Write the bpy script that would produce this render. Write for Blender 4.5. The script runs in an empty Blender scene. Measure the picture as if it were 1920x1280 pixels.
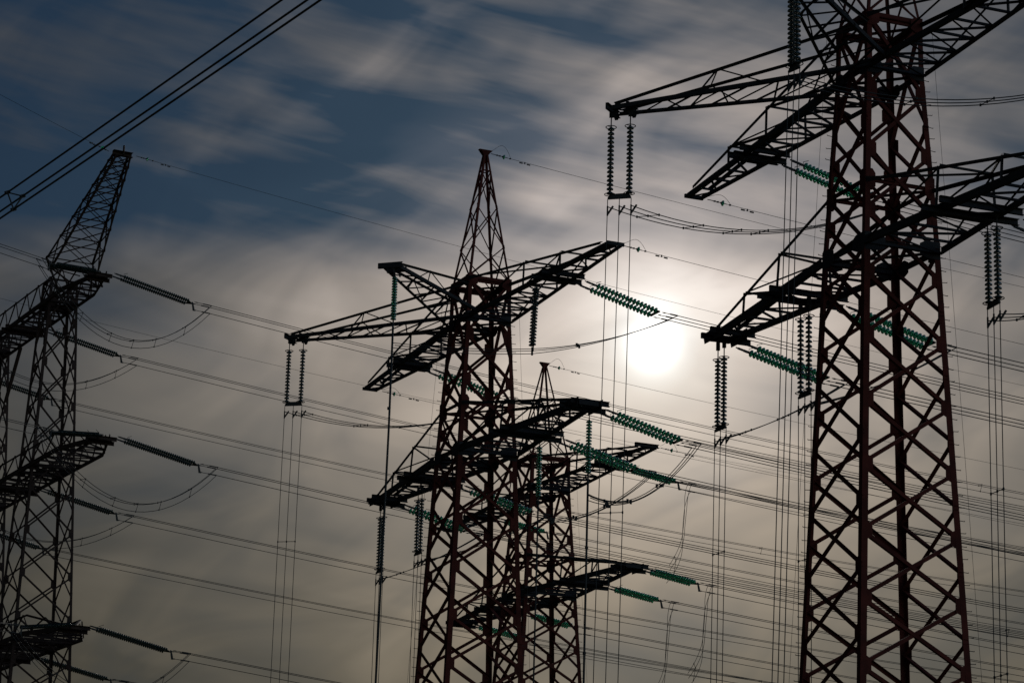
import bpy, math, random
from mathutils import Vector, Matrix, Quaternion
random.seed(7)
scene = bpy.context.scene
COL = scene.collection
CAMH = 1.7
R = math.radians

# ------------------------------------------------------------------ materials
def new_mat(name):
    m = bpy.data.materials.new(name); m.use_nodes = True
    return m, m.node_tree, m.node_tree.nodes['Principled BSDF']

def painted(name, c1, c2, rough, scale=1.3, metal=0.0, spec=0.5):
    m, nt, b = new_mat(name)
    tc = nt.nodes.new('ShaderNodeTexCoord')
    n = nt.nodes.new('ShaderNodeTexNoise'); n.inputs['Scale'].default_value = scale; n.inputs['Detail'].default_value = 6
    n.inputs['Roughness'].default_value = 0.65
    r = nt.nodes.new('ShaderNodeValToRGB')
    r.color_ramp.elements[0].position = 0.38; r.color_ramp.elements[0].color = (*c1, 1)
    r.color_ramp.elements[1].position = 0.66; r.color_ramp.elements[1].color = (*c2, 1)
    nt.links.new(tc.outputs['Object'], n.inputs['Vector'])
    nt.links.new(n.outputs['Fac'], r.inputs['Fac'])
    nt.links.new(r.outputs['Color'], b.inputs['Base Color'])
    mr = nt.nodes.new('ShaderNodeMapRange'); mr.inputs['To Min'].default_value = rough - .1; mr.inputs['To Max'].default_value = rough + .15
    nt.links.new(n.outputs['Fac'], mr.inputs['Value']); nt.links.new(mr.outputs['Result'], b.inputs['Roughness'])
    b.inputs['Metallic'].default_value = metal
    b.inputs['Specular IOR Level'].default_value = spec
    return m

PAINT = painted('red_oxide_paint', (0.095, 0.026, 0.02), (0.175, 0.041, 0.031), 0.8, 1.1, spec=.12)
DARK = painted('dark_grey_paint', (0.035, 0.034, 0.036), (0.06, 0.055, 0.055), 0.75, spec=.2)
RUST = painted('weathered_steel', (0.05, 0.03, 0.024), (0.085, 0.05, 0.04), 0.75, spec=.2)
FIT = painted('galvanised_fitting', (0.05, 0.05, 0.05), (0.09, 0.085, 0.08), 0.7, 6, 0.0, .3)
WIRE = painted('weathered_aluminium', (0.03, 0.03, 0.03), (0.05, 0.05, 0.048), 0.6, 3)

def glass_mat(name, col, trans):
    m, nt, b = new_mat(name)
    b.inputs['Base Color'].default_value = (*col, 1)
    b.inputs['Roughness'].default_value = 0.08 if trans > .9 else .42
    b.inputs['Specular IOR Level'].default_value = .5 if trans > .9 else .25
    b.inputs['IOR'].default_value = 1.5
    b.inputs['Transmission Weight'].default_value = trans
    return m
GLASS = glass_mat('green_glass', (0.28, 0.90, 0.60), 0.95)
def let_light_through(m, col, f):
    nt = m.node_tree; b = nt.nodes['Principled BSDF']; o = [n for n in nt.nodes if n.type == 'OUTPUT_MATERIAL'][0]
    t = nt.nodes.new('ShaderNodeBsdfTranslucent'); t.inputs['Color'].default_value = (*col, 1)
    mx = nt.nodes.new('ShaderNodeMixShader'); mx.inputs[0].default_value = f
    nt.links.new(b.outputs[0], mx.inputs[1]); nt.links.new(t.outputs[0], mx.inputs[2]); nt.links.new(mx.outputs[0], o.inputs['Surface'])
let_light_through(GLASS, (.05, .74, .43), .22)
GLASS_DIM = glass_mat('backlit_dark_green_glass', (0.018, 0.06, 0.046), 0.45)  # green glass darkened in colour for hanging strings seen edge-on against the light

# ------------------------------------------------------------------ mesh building
class MB:
    def __init__(s): s.v = []; s.f = []; s.mi = []
    def add(s, vs, fs, mi=0):
        o = len(s.v); s.v += [tuple(x) for x in vs]
        for f in fs: s.f.append([o + i for i in f]); s.mi.append(mi)
    def prism(s, a, b, poly, u, v, mi=0, poly2=None):
        a, b = Vector(a), Vector(b); n = len(poly); poly2 = poly2 or poly
        vs = [a + u * x + v * y for x, y in poly] + [b + u * x + v * y for x, y in poly2]
        fs = [[i, (i + 1) % n, n + (i + 1) % n, n + i] for i in range(n)]
        fs += [list(range(n))[::-1], list(range(n, 2 * n))]
        s.add(vs, fs, mi)
    def angle(s, a, b, w, t, u, v, w2=None):
        a, b = Vector(a), Vector(b); d = (b - a).normalized()
        u = Vector(u); u = (u - d * u.dot(d)).normalized()
        v = Vector(v); v = (v - d * v.dot(d)); v = (v - u * v.dot(u)).normalized()
        w2 = w2 or w
        s.prism(a, b, [(0, 0), (w, 0), (w, t), (t, t), (t, w2), (0, w2)], u, v)
    def box(s, a, b, w, h, up=(0, 0, 1)):
        a, b = Vector(a), Vector(b); d = (b - a).normalized(); up = Vector(up)
        if abs(d.dot(up)) > .98: up = Vector((1, 0, 0))
        u = d.cross(up).normalized(); v = u.cross(d).normalized()
        s.prism(a, b, [(-w / 2, -h / 2), (w / 2, -h / 2), (w / 2, h / 2), (-w / 2, h / 2)], u, v)
    def channel(s, a, b, w, h, t=.02, up=(0, 0, 1)):
        a, b = Vector(a), Vector(b); d = (b - a).normalized(); up = Vector(up)
        u = d.cross(up).normalized(); v = u.cross(d).normalized()
        p = [(-w/2, -h/2), (w/2, -h/2), (w/2, -h/2 + t), (-w/2 + t, -h/2 + t), (-w/2 + t, h/2 - t), (w/2, h/2 - t), (w/2, h/2), (-w/2, h/2)]
        s.prism(a, b, p, u, v)
    def tube(s, pts, r, seg=6, closed=False, mi=0):
        pts = [Vector(p) for p in pts]; n = len(pts); vs = []; ref = Vector((0.13, 0.31, 0.94)).normalized()
        for i, p in enumerate(pts):
            if closed: d = pts[(i + 1) % n] - pts[i - 1]
            else: d = pts[min(i + 1, n - 1)] - pts[max(i - 1, 0)]
            d.normalize(); u = d.cross(ref)
            if u.length < .2: u = d.cross(Vector((1, 0, 0)))
            u.normalize(); w = d.cross(u)
            rr = r[i] if isinstance(r, (list, tuple)) else r
            vs += [p + (u * math.cos(2 * math.pi * k / seg) + w * math.sin(2 * math.pi * k / seg)) * rr for k in range(seg)]
        fs = []
        for i in range(n if closed else n - 1):
            j = (i + 1) % n
            fs += [[i*seg + k, i*seg + (k+1) % seg, j*seg + (k+1) % seg, j*seg + k] for k in range(seg)]
        if not closed: fs += [list(range(seg))[::-1], list(range((n-1)*seg, n*seg))]
        s.add(vs, fs, mi)
    def plate(s, pts, n, t):
        n = Vector(n).normalized(); pts = [Vector(p) for p in pts]; k = len(pts)
        vs = [p + n * t / 2 for p in pts] + [p - n * t / 2 for p in pts]
        fs = [list(range(k)), list(range(k, 2*k))[::-1]] + [[i, k + i, k + (i+1) % k, (i+1) % k] for i in range(k)]
        s.add(vs, fs)
    def lathe(s, prof, seg, mi=0, o=(0, 0, 0)):
        vs = []; o = Vector(o)
        for r, z in prof: vs += [o + Vector((r*math.cos(2*math.pi*k/seg), r*math.sin(2*math.pi*k/seg), z)) for k in range(seg)]
        fs = []
        for i in range(len(prof) - 1):
            fs += [[i*seg + k, i*seg + (k+1) % seg, (i+1)*seg + (k+1) % seg, (i+1)*seg + k] for k in range(seg)]
        s.add(vs, fs, mi)
    def mesh(s, name, mats, smooth=False):
        me = bpy.data.meshes.new(name); me.from_pydata(s.v, [], s.f)
        for m in (mats if isinstance(mats, (list, tuple)) else [mats]): me.materials.append(m)
        if any(s.mi): me.polygons.foreach_set('material_index', s.mi)
        if smooth: me.polygons.foreach_set('use_smooth', [True] * len(me.polygons))
        me.update(); return me
    def build(s, name, mats, parent=None, origin=(0, 0, 0), smooth=False):
        o = Vector(origin)
        if o.length: s.v = [tuple(Vector(x) - o) for x in s.v]
        ob = bpy.data.objects.new(name, s.mesh(name, mats, smooth)); COL.objects.link(ob)
        if parent: ob.parent = parent
        return ob

def thing(name, label, cat, loc, rz=0, group=None):
    assert 4 <= len(label.split()) <= 16, label
    o = bpy.data.objects.new(name, None); COL.objects.link(o); o.empty_display_size = .3
    o.location = loc; o.rotation_euler = (0, 0, rz); o['label'] = label; o['category'] = cat
    if group: o['group'] = group
    return o

# ------------------------------------------------------------------ camera
PITCH, ROLL, FPX = 14.938636664771746, 1.6803514024257278, 4953.8
cam = bpy.data.objects.new('camera', bpy.data.cameras.new('camera')); COL.objects.link(cam)
cam.data.sensor_width = 36.0; cam.data.lens = FPX / 1920 * 36.0; cam.data.clip_start = .5; cam.data.clip_end = 20000
cp, sp, cr, sr = math.cos(R(PITCH)), math.sin(R(PITCH)), math.cos(R(ROLL)), math.sin(R(ROLL))
fw = Vector((0, cp, sp)); up = Vector((0, -sp, cp)); rt = Vector((1, 0, 0))
r2 = rt * cr + up * sr; u2 = up * cr - rt * sr
M = Matrix((r2, u2, -fw)).transposed().to_4x4(); M.translation = Vector((0, 0, CAMH))
cam.matrix_world = M
scene.camera = cam

# ------------------------------------------------------------------ ground
def ground():
    m, nt, b = new_mat('dry_grass')
    tc = nt.nodes.new('ShaderNodeTexCoord'); n = nt.nodes.new('ShaderNodeTexNoise'); n.inputs['Scale'].default_value = .35; n.inputs['Detail'].default_value = 9
    r = nt.nodes.new('ShaderNodeValToRGB'); r.color_ramp.elements[0].color = (.03, .035, .014, 1); r.color_ramp.elements[1].color = (.09, .085, .04, 1)
    nt.links.new(tc.outputs['Object'], n.inputs['Vector']); nt.links.new(n.outputs['Fac'], r.inputs['Fac']); nt.links.new(r.outputs['Color'], b.inputs['Base Color'])
    b.inputs['Roughness'].default_value = .95
    g = MB(); N = 24; S = 6000
    for j in range(N + 1):
        for i in range(N + 1):
            x = (i / N * 2 - 1); y = (j / N * 2 - 1)
            x = math.copysign(abs(x) ** 2.2, x) * S; y = math.copysign(abs(y) ** 2.2, y) * S
            g.v.append((x, y, 0.0 if max(abs(x), abs(y)) < 350 else random.uniform(-.6, .1)))
    for j in range(N):
        for i in range(N):
            a = j * (N + 1) + i; g.f.append([a, a + 1, a + N + 2, a + N + 1]); g.mi.append(0)
    o = g.build('ground', m, smooth=True); o['kind'] = 'structure'
ground()

# ------------------------------------------------------------------ pylons
class Frame:
    """local frame: p along the arms (near right), q along the line (far right)"""
    def __init__(s, X, Y, a): s.X, s.Y, s.a = X, Y, a
    def W(s, p, q, z):
        c, n = math.cos(s.a), math.sin(s.a)
        return Vector((s.X + p * c + q * n, s.Y - p * n + q * c, z))
C_ = Frame(-1.6790, 131.036, R(66.82)); R_ = Frame(13.652, 94.253, R(68.21))
B_ = Frame(2.2192, 169.977, 1.1565); L_ = Frame(-29.4262, 165.0, 1.0953)
CORN = {'F': (1, -1), 'R': (1, 1), 'L': (-1, -1), 'B': (-1, 1)}
Zax = Vector((0, 0, 1))

def lattice_faces(root, w, faces, bw, t, mat, gus=(.3, .32), legs=None, qk=1.0):
    """w(z) half width; faces: (axis, sign, nodes); every diagonal its own mesh under its face"""
    bw0 = bw
    for axis, sg, nodes in faces:
        bw = bw0 if axis == 'p' else bw0 * qk
        n = Vector((sg, 0, 0)) if axis == 'p' else Vector((0, sg, 0))
        def cpt(side, z, off=0.0):
            ww = w(z)
            return Vector((sg * (ww - off), side * (ww - .02), z)) if axis == 'p' else Vector((side * (ww - .02), sg * (ww - off), z))
        fb = MB()
        for z in (nodes[0],):
            fb.angle(cpt(-1, z, .03), cpt(1, z, .03), bw * 1.1, t, Zax, -n)
        face = fb.build('face_bracing', mat, root)
        for i in range(len(nodes) - 1):
            za, zb = nodes[i], nodes[i + 1]
            for side, off in ((-1, .022), (1, .022 + t + .006)):
                m = MB(); a, b = cpt(side, za, off), cpt(-side, zb, off)
                d = (b - a).normalized(); u = n.cross(d)
                m.angle(a - u * bw / 2, b - u * bw / 2, bw, t, u, -n)
                m.build('diagonal_brace', mat, face)
        if legs:
            for z in nodes[1:]:
                for side in (-1, 1):
                    key = [k for k, c in CORN.items() if (c == (sg, side) if axis == 'p' else c == (side, sg))][0]
                    tdir = Vector((0, -side, 0)) if axis == 'p' else Vector((-side, 0, 0))
                    c = cpt(side, z, .012); gw, gh = gus
                    m = MB()
                    m.plate([c + Zax * gh, c + tdir * gw + Zax * gh * .55, c + tdir * gw - Zax * gh * .55, c - Zax * gh], n, .016)
                    m.build('gusset_plate', mat, legs[key])

def make_legs(root, w, z0, z1, zs, fl, t, mat, bolts=()):
    legs = {}
    for k, (a, b) in CORN.items():
        m = MB(); zz = [z0] + [z for z in zs if z0 < z < z1] + [z1]
        for i in range(len(zz) - 1):
            za, zb = zz[i], zz[i + 1]
            f = fl * (1 if za < zs[0] - .1 else .85)
            m.angle((a * w(za), b * w(za), za), (a * w(zb), b * w(zb), zb + .003), f, t, (-a, 0, 0), (0, -b, 0))
        legs[k] = m.build('leg', mat, root)
        if k in bolts:
            z = 11.0; i = 0
            while z < z1 - .4:
                d = Vector((a * .75, b * .66, 0)) if i % 2 == 0 else Vector((a * .95, b * .3, 0))
                if a == -1 and b == -1: d = Vector((-.3, -.95, 0)) if i % 2 else Vector((.2, -.98, 0))
                if a == 1 and b == 1: d = Vector((.25, .97, 0)) if i % 2 else Vector((-.2, .98, 0))
                c = Vector((a * (w(z) - .04), b * (w(z) - .04), z)); m = MB()
                m.tube([c, c + d * (.30 if i % 2 == 0 else .24), c + d * (.30 if i % 2 == 0 else .24) + Zax * .03], .014, 5)
                m.build('step_bolt', FIT, legs[k]); z += .47; i += 1
    return legs

def belt(root, w, z, h, t, mat, plate=(0, 0)):
    """ring of channels round the body with connection plates at the corners"""
    m = MB()
    for axis in 'pq':
        for sg in (-1, 1):
            n = Vector((sg, 0, 0)) if axis == 'p' else Vector((0, sg, 0))
            ww = w(z) - .06
            a, b = (Vector((sg * ww, -ww + .1, z)), Vector((sg * ww, ww - .1, z))) if axis == 'p' else (Vector((-ww + .1, sg * ww, z)), Vector((ww - .1, sg * ww, z)))
            m.channel(a, b, .09, h, t)
    ww = w(z) - .1
    m.angle((-ww, -ww, z - .02), (ww, ww, z - .02), .09, .012, (1, -1, 0), (0, 0, -1))
    m.angle((-ww, ww, z - .05), (ww, -ww, z - .05), .09, .012, (1, 1, 0), (0, 0, -1))
    o = m.build('belt_frame', mat, root)
    if plate[0]:
        for k, (a, b) in CORN.items():
            for axis in 'pq':
                m = MB(); ww = w(z) + .012; pw, ph = plate
                if axis == 'p':
                    c = Vector((a * ww, b * (ww - .02), z)); n = Vector((1, 0, 0)); td = Vector((0, -b, 0))
                else:
                    c = Vector((a * (ww - .02), b * ww, z)); n = Vector((0, 1, 0)); td = Vector((-a, 0, 0))
                m.plate([c + Zax*ph, c + td*pw*.7 + Zax*ph, c + td*pw + Zax*ph*.6, c + td*pw - Zax*ph*.6, c + td*pw*.6 - Zax*ph, c - Zax*ph], n, .02)
                m.build('gusset_plate', mat, o)
    return o

def peak(root, w0, z0, z1, levels, mat, name='peak'):
    m = MB(); wt = .1
    ww = lambda z: w0 + (wt - w0) * (z - z0) / (z1 - z0)
    for a, b in CORN.values():
        m.angle((a*w0*.97, b*w0*.97, z0), (a*wt, b*wt, z1), .11, .012, (-a, 0, 0), (0, -b, 0))
    o = m.build(name, mat, root)
    zz = [z0] + [z0 + (z1 - z0) * f for f in levels]
    for axis in 'pq':
        for sg in (-1, 1):
            n = Vector((sg, 0, 0)) if axis == 'p' else Vector((0, sg, 0))
            def c(side, z, off): 
                k = ww(z)
                return Vector((sg*(k - off), side*k, z)) if axis == 'p' else Vector((side*k, sg*(k - off), z))
            for i in range(len(zz) - 1):
                for side, off in ((-1, .015), (1, .035)):
                    m = MB(); A, B = c(side, zz[i], off), c(-side, zz[i+1], off); u = n.cross((B - A).normalized())
                    m.angle(A, B, .06, .01, u, -n); m.build('diagonal_brace', mat, o)
                if i == len(zz) - 2:
                    m = MB(); m.angle(c(-1, zz[i+1], .05), c(1, zz[i+1], .05), .06, .01, Zax, -n); m.build('strut', mat, o)
    m = MB()
    m.prism((0, 0, z1 - .22), (0, 0, z1 + .06), [(-.11, -.11), (.11, -.11), (.11, .11), (-.11, .11)], Vector((1, 0, 0)), Vector((0, 1, 0)),
            poly2=[(-.17, -.3), (.17, -.3), (.17, .3), (-.17, .3)])
    m.box((-.03, -.36, z1 + .09), (-.03, .36, z1 + .09), .2, .05)
    m.build('peak_cap', mat, o)
    return o

def bar(m, a, b, s, t=.012, n=(0, 0, 1)):
    a, b = Vector(a), Vector(b); d = (b - a).normalized(); n = Vector(n)
    if abs(d.dot(n)) > .9: n = Vector((1, .2, 0))
    u = n.cross(d).normalized()
    m.angle(a - u * s / 2, b - u * s / 2, s, t, u, n)

def crossarm(root, sg, wb, zb, wt, zt, a, wtip, ztip_top, mat, nstr, beams, ch=.26, dtop=(.42, .74), deep=None):
    """bottom chords corner->tip, top chords belt->tip, lattice bars each its own mesh"""
    P = lambda f, s: Vector((sg * (wb + (a - wb) * f), s * (wb + (wtip - wb) * f), zb))
    T0 = {s: Vector((sg * wt, s * wt, zt)) for s in (-1, 1)}
    T1 = {s: Vector((sg * (a - .7), s * (wtip + .06), ztip_top)) for s in (-1, 1)}
    T = lambda f, s: T0[s].lerp(T1[s], f)
    m = MB()
    for s in (-1, 1):
        m.angle(P(0, s) - Zax * ch / 2, P(1, s) - Zax * ch / 2, ch, .02, Zax, (0, -s, 0), w2=.16)
        m.angle(T(0, s), T(1, s), .13, .014, (0, 0, -1), (0, -s, 0))
    arm = m.build('crossarm', mat, root)
    zo = Vector((0, 0, -ch / 2 + .03))
    for i in range(nstr + 1):
        f = i / nstr
        m = MB(); bar(m, P(f, -1) + zo, P(f, 1) + zo, .085); m.build('cross_strut', mat, arm)
        if i < nstr:
            g = (i + 1) / nstr; s = 1 if i % 2 else -1
            m = MB(); bar(m, P(f, -s) + zo - Zax * .02, P(g, s) + zo - Zax * .02, .075); m.build('diagonal_brace', mat, arm)
            if nstr > 9 and i < nstr * .35:
                m = MB(); bar(m, P(f, s) + zo + Zax * .02, P(g, -s) + zo + Zax * .02, .08); m.build('diagonal_brace', mat, arm)
    for s in (-1, 1):
        prev = P(0.02, s)
        for f in dtop:
            pf = (T(f, s).x * sg - wb) / (a - wb)
            m = MB(); bar(m, T(f, s), P(pf, s), .075, n=(0, s, 0)); m.build('upright', mat, arm)
            m = MB(); bar(m, prev, T(f, s) - Zax * .04, .09, n=(0, s, 0)); m.build('diagonal_brace', mat, arm)
            prev = P(pf, s)
    for f in dtop:
        m = MB(); bar(m, T(f, -1), T(f, 1), .075); m.build('cross_strut', mat, arm)
    f0, f1 = 0.0, dtop[0]
    m = MB(); bar(m, T(f0, -1), T(f1, 1), .07); m.build('diagonal_brace', mat, arm)
    m = MB(); bar(m, T(dtop[0], 1), T(dtop[1], -1), .07); m.build('diagonal_brace', mat, arm)
    for (p, q0, q1, dz) in beams:
        m = MB(); m.channel((sg * p, q0, zb + dz), (sg * p, q1, zb + dz), .13, .24); m.build('phase_beam', mat, arm)
    if deep:
        p0, p1, hw, h = deep
        m = MB()
        for s in (-1, 1):
            m.plate([(sg*p0, s*hw, zb - h*.3), (sg*(p1 - .1), s*hw, zb - h*.3), (sg*(p1 + .05), s*hw, zb + h*.22), (sg*p0, s*hw, zb + h*.3)], (0, 1, 0), .02)
        m.build('tip_plate', mat, arm)
    m = MB(); m.box((sg * (a + .02), -wtip - .08, zb), (sg * (a + .02), wtip + .08, zb), .1, ch * .8); m.build('tip_plate', mat, arm)
    return arm

def jumper_arm(root, tip, c1, c2, ties, z, mat, n):
    """diagonal outrigger: two bottom chords meeting at a small tip frame and two ties up to the belt"""
    tip = Vector((*tip, z)); c1 = Vector((*c1, z)); c2 = Vector((*c2, z))
    d = (tip - (c1 + c2) / 2).normalized(); side = Zax.cross(d)
    if (c1 - c2).dot(side) < 0: side = -side
    e1 = tip + side * .42; e2 = tip - side * .42
    m = MB()
    for a, b, s in ((c1, e1, -1), (c2, e2, 1)):
        m.angle(a - Zax * .1, b - Zax * .1, .17, .016, Zax, side * s, w2=.13)
    tp = [(e1 - d * .15 + Zax * .14, Vector(ties[0])), (e2 - d * .15 + Zax * .14, Vector(ties[1]))]
    for a, b in tp: m.angle(a, b, .1, .012, (0, 0, -1), side)
    arm = m.build('jumper_arm', mat, root)
    P = lambda f, k: (c1.lerp(e1, f) if k else c2.lerp(e2, f)) - Zax * .08
    for i in range(n):
        f, g = i / n, (i + 1) / n; k = i % 2
        m = MB(); bar(m, P(f, k), P(g, 1 - k), .065); m.build('diagonal_brace', mat, arm)
        if i % 2 == 0:
            m = MB(); bar(m, P(g, k), P(f, 1 - k) - Zax * .02, .06); m.build('diagonal_brace', mat, arm)
    for k, (a, b) in enumerate(tp):
        for fa, fb in ((.42, .35), (.42, .62)):
            m = MB(); bar(m, a.lerp(b, fa), P(1 - fb, 1 - k), .055, n=side); m.build('tie_brace', mat, arm)
    m = MB(); bar(m, tp[0][0].lerp(tp[0][1], .42), tp[1][0].lerp(tp[1][1], .42), .055); m.build('tie_brace', mat, arm)
    m = MB(); m.channel(tip + side * .62 + d * .1, tip - side * .62 + d * .1, .12, .26)
    m.channel(tip + side * .5 - d * .72, tip - side * .5 - d * .72, .12, .22)
    m.build('tip_frame', mat, arm)
    for f in (.02, -.74):
        for s in (-.16, .16):
            m = MB(); c = tip + d * f + side * s
            m.plate([c + d*.16 - Zax*.1, c - d*.16 - Zax*.1, c - d*.06 - Zax*.36, c + d*.06 - Zax*.36], side, .03); m.build('hanger_plate', mat, arm)
    return arm

UA, LA = 37.53, 30.53     # arm levels
def anchor_pylon(name, label, F, wU, s, zU, zL, aU, aL, zP, jump, mat, arm_mat, bolts, fl=.25, sL=None, plev=(.27, .57, .85)):
    root = thing(name, label, 'pylon', (F.X, F.Y, 0), -F.a, 'lattice pylons carrying the lines')
    zT, zLT = zU + 2.05, zL + 2.42
    wL = wU + (sL if sL else s) * (zU - zL)
    def w(z):
        if z >= zU: return wU - .012 * (z - zU)
        if z >= zL: return wU + (wL - wU) * (zU - z) / (zU - zL)
        return wL + s * (zL - z)
    legs = make_legs(root, w, 0, zT, [zL, zU], fl, .02, mat, bolts)
    pitch = (zU - zL) / 7 * 2.42
    np_, nq = [zT], [zT]
    z = zU - .9 * pitch / 2.42
    while z > 1: np_.append(z); z -= pitch
    np_.append(.05)
    z = zU - .0
    z = zL + 2 * pitch
    while z > 1: nq.append(z); z -= pitch
    nq.append(.05)
    lattice_faces(root, w, [('p', 1, np_), ('p', -1, np_), ('q', 1, nq), ('q', -1, nq)], .14, .014, mat, (.42, .42), legs, 1.3)
    belt(root, w, zT - .1, .16, .014, mat, (.5, .3))
    belt(root, w, zLT, .14, .014, mat, (.4, .42))
    belt(root, w, zU, .2, .016, arm_mat, (.62, .28))
    belt(root, w, zL, .22, .016, arm_mat, (.85, .34))
    peak(root, w(zT), zT, zP, plev, mat)
    if not jump:
        for sg in (1, -1):
            m = MB(); m.channel((sg * (aU + .12), -1.05, zU + .1), (sg * (aU + .12), .55, zU + .1), .16, .22); m.build('tip_beam', arm_mat, root)
    for sg in (1, -1):
        q = 1.12
        crossarm(root, sg, w(zU) + .04, zU, w(zT), zT, aU, .36, zU + .24, arm_mat, 11,
                 [(9.25, -1.2, q, .02), (9.8, -1.2, q + .1, -.1), (10.35, -1.15, q, .02)], ch=.21, dtop=(.45, .72))
        w0 = w(zL) + .04
        crossarm(root, sg, w0, zL, w(zLT), zLT, aL, .42, zL + .34, arm_mat, 9,
                 [(aL - 1.1, -.95, 1.15, .06), (aL - .6, -.95, 1.2, -.16), (aL - .05, -.85, 1.1, .06),
                  (5.75, -1.65, 1.85, .04), (6.3, -1.7, 1.95, -.16), (6.85, -1.6, 1.8, .04)], ch=.29, dtop=(.4, .72),
                 deep=(aL - 1.35, aL + .2, .62, .85))
    if jump:
        tb = w(zT)
        ff = (tb, -tb, zT - .25); ll = (-tb, -tb, zT - .65)
        jumper_arm(root, (7.55, -7.8), (2.5, -1.22), (-w(zU) - .05, -w(zU) - .05), (ff, ll), zU + .02, arm_mat, 9)
        jumper_arm(root, (-7.6, -7.55), (w(zU) + .05, -w(zU) - .05), (-2.5, -1.22), (ff, ll), zU + .02, arm_mat, 9)
    for k in bolts:
        a, b = CORN[k]; m = MB(); d = Vector((-.3, -.95, 0)) if a < 0 else Vector((.25, .97, 0))
        m.tube([Vector((a*w(z_), b*w(z_), z_)) + d * .36 for z_ in (4, zL, zT)], .007, 5); m.build('safety_cable', WIRE, root)
    return root

anchor_pylon('lattice_pylon', 'largest red-brown lattice pylon at the right, its peak out of frame', R_, 1.2144, .0413, UA, LA, 16.0, 13.45, 46.86, True, PAINT, DARK, ('L', 'R'), sL=.0532)
anchor_pylon('lattice_pylon', 'middle lattice pylon with pointed peak, left of the bright sun', C_, 1.2144, .0413, UA, LA, 16.0, 13.45, 46.86, True, PAINT, DARK, ('L', 'R'), sL=.0532)
anchor_pylon('lattice_pylon', 'smaller back pylon of lattice steel, standing farther off behind the middle pylon', B_, 1.4135, .0611, 36.86, 29.94, 15.6, 13.6, 45.55, False, PAINT, DARK, ('R',), plev=(.3, .62))

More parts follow.
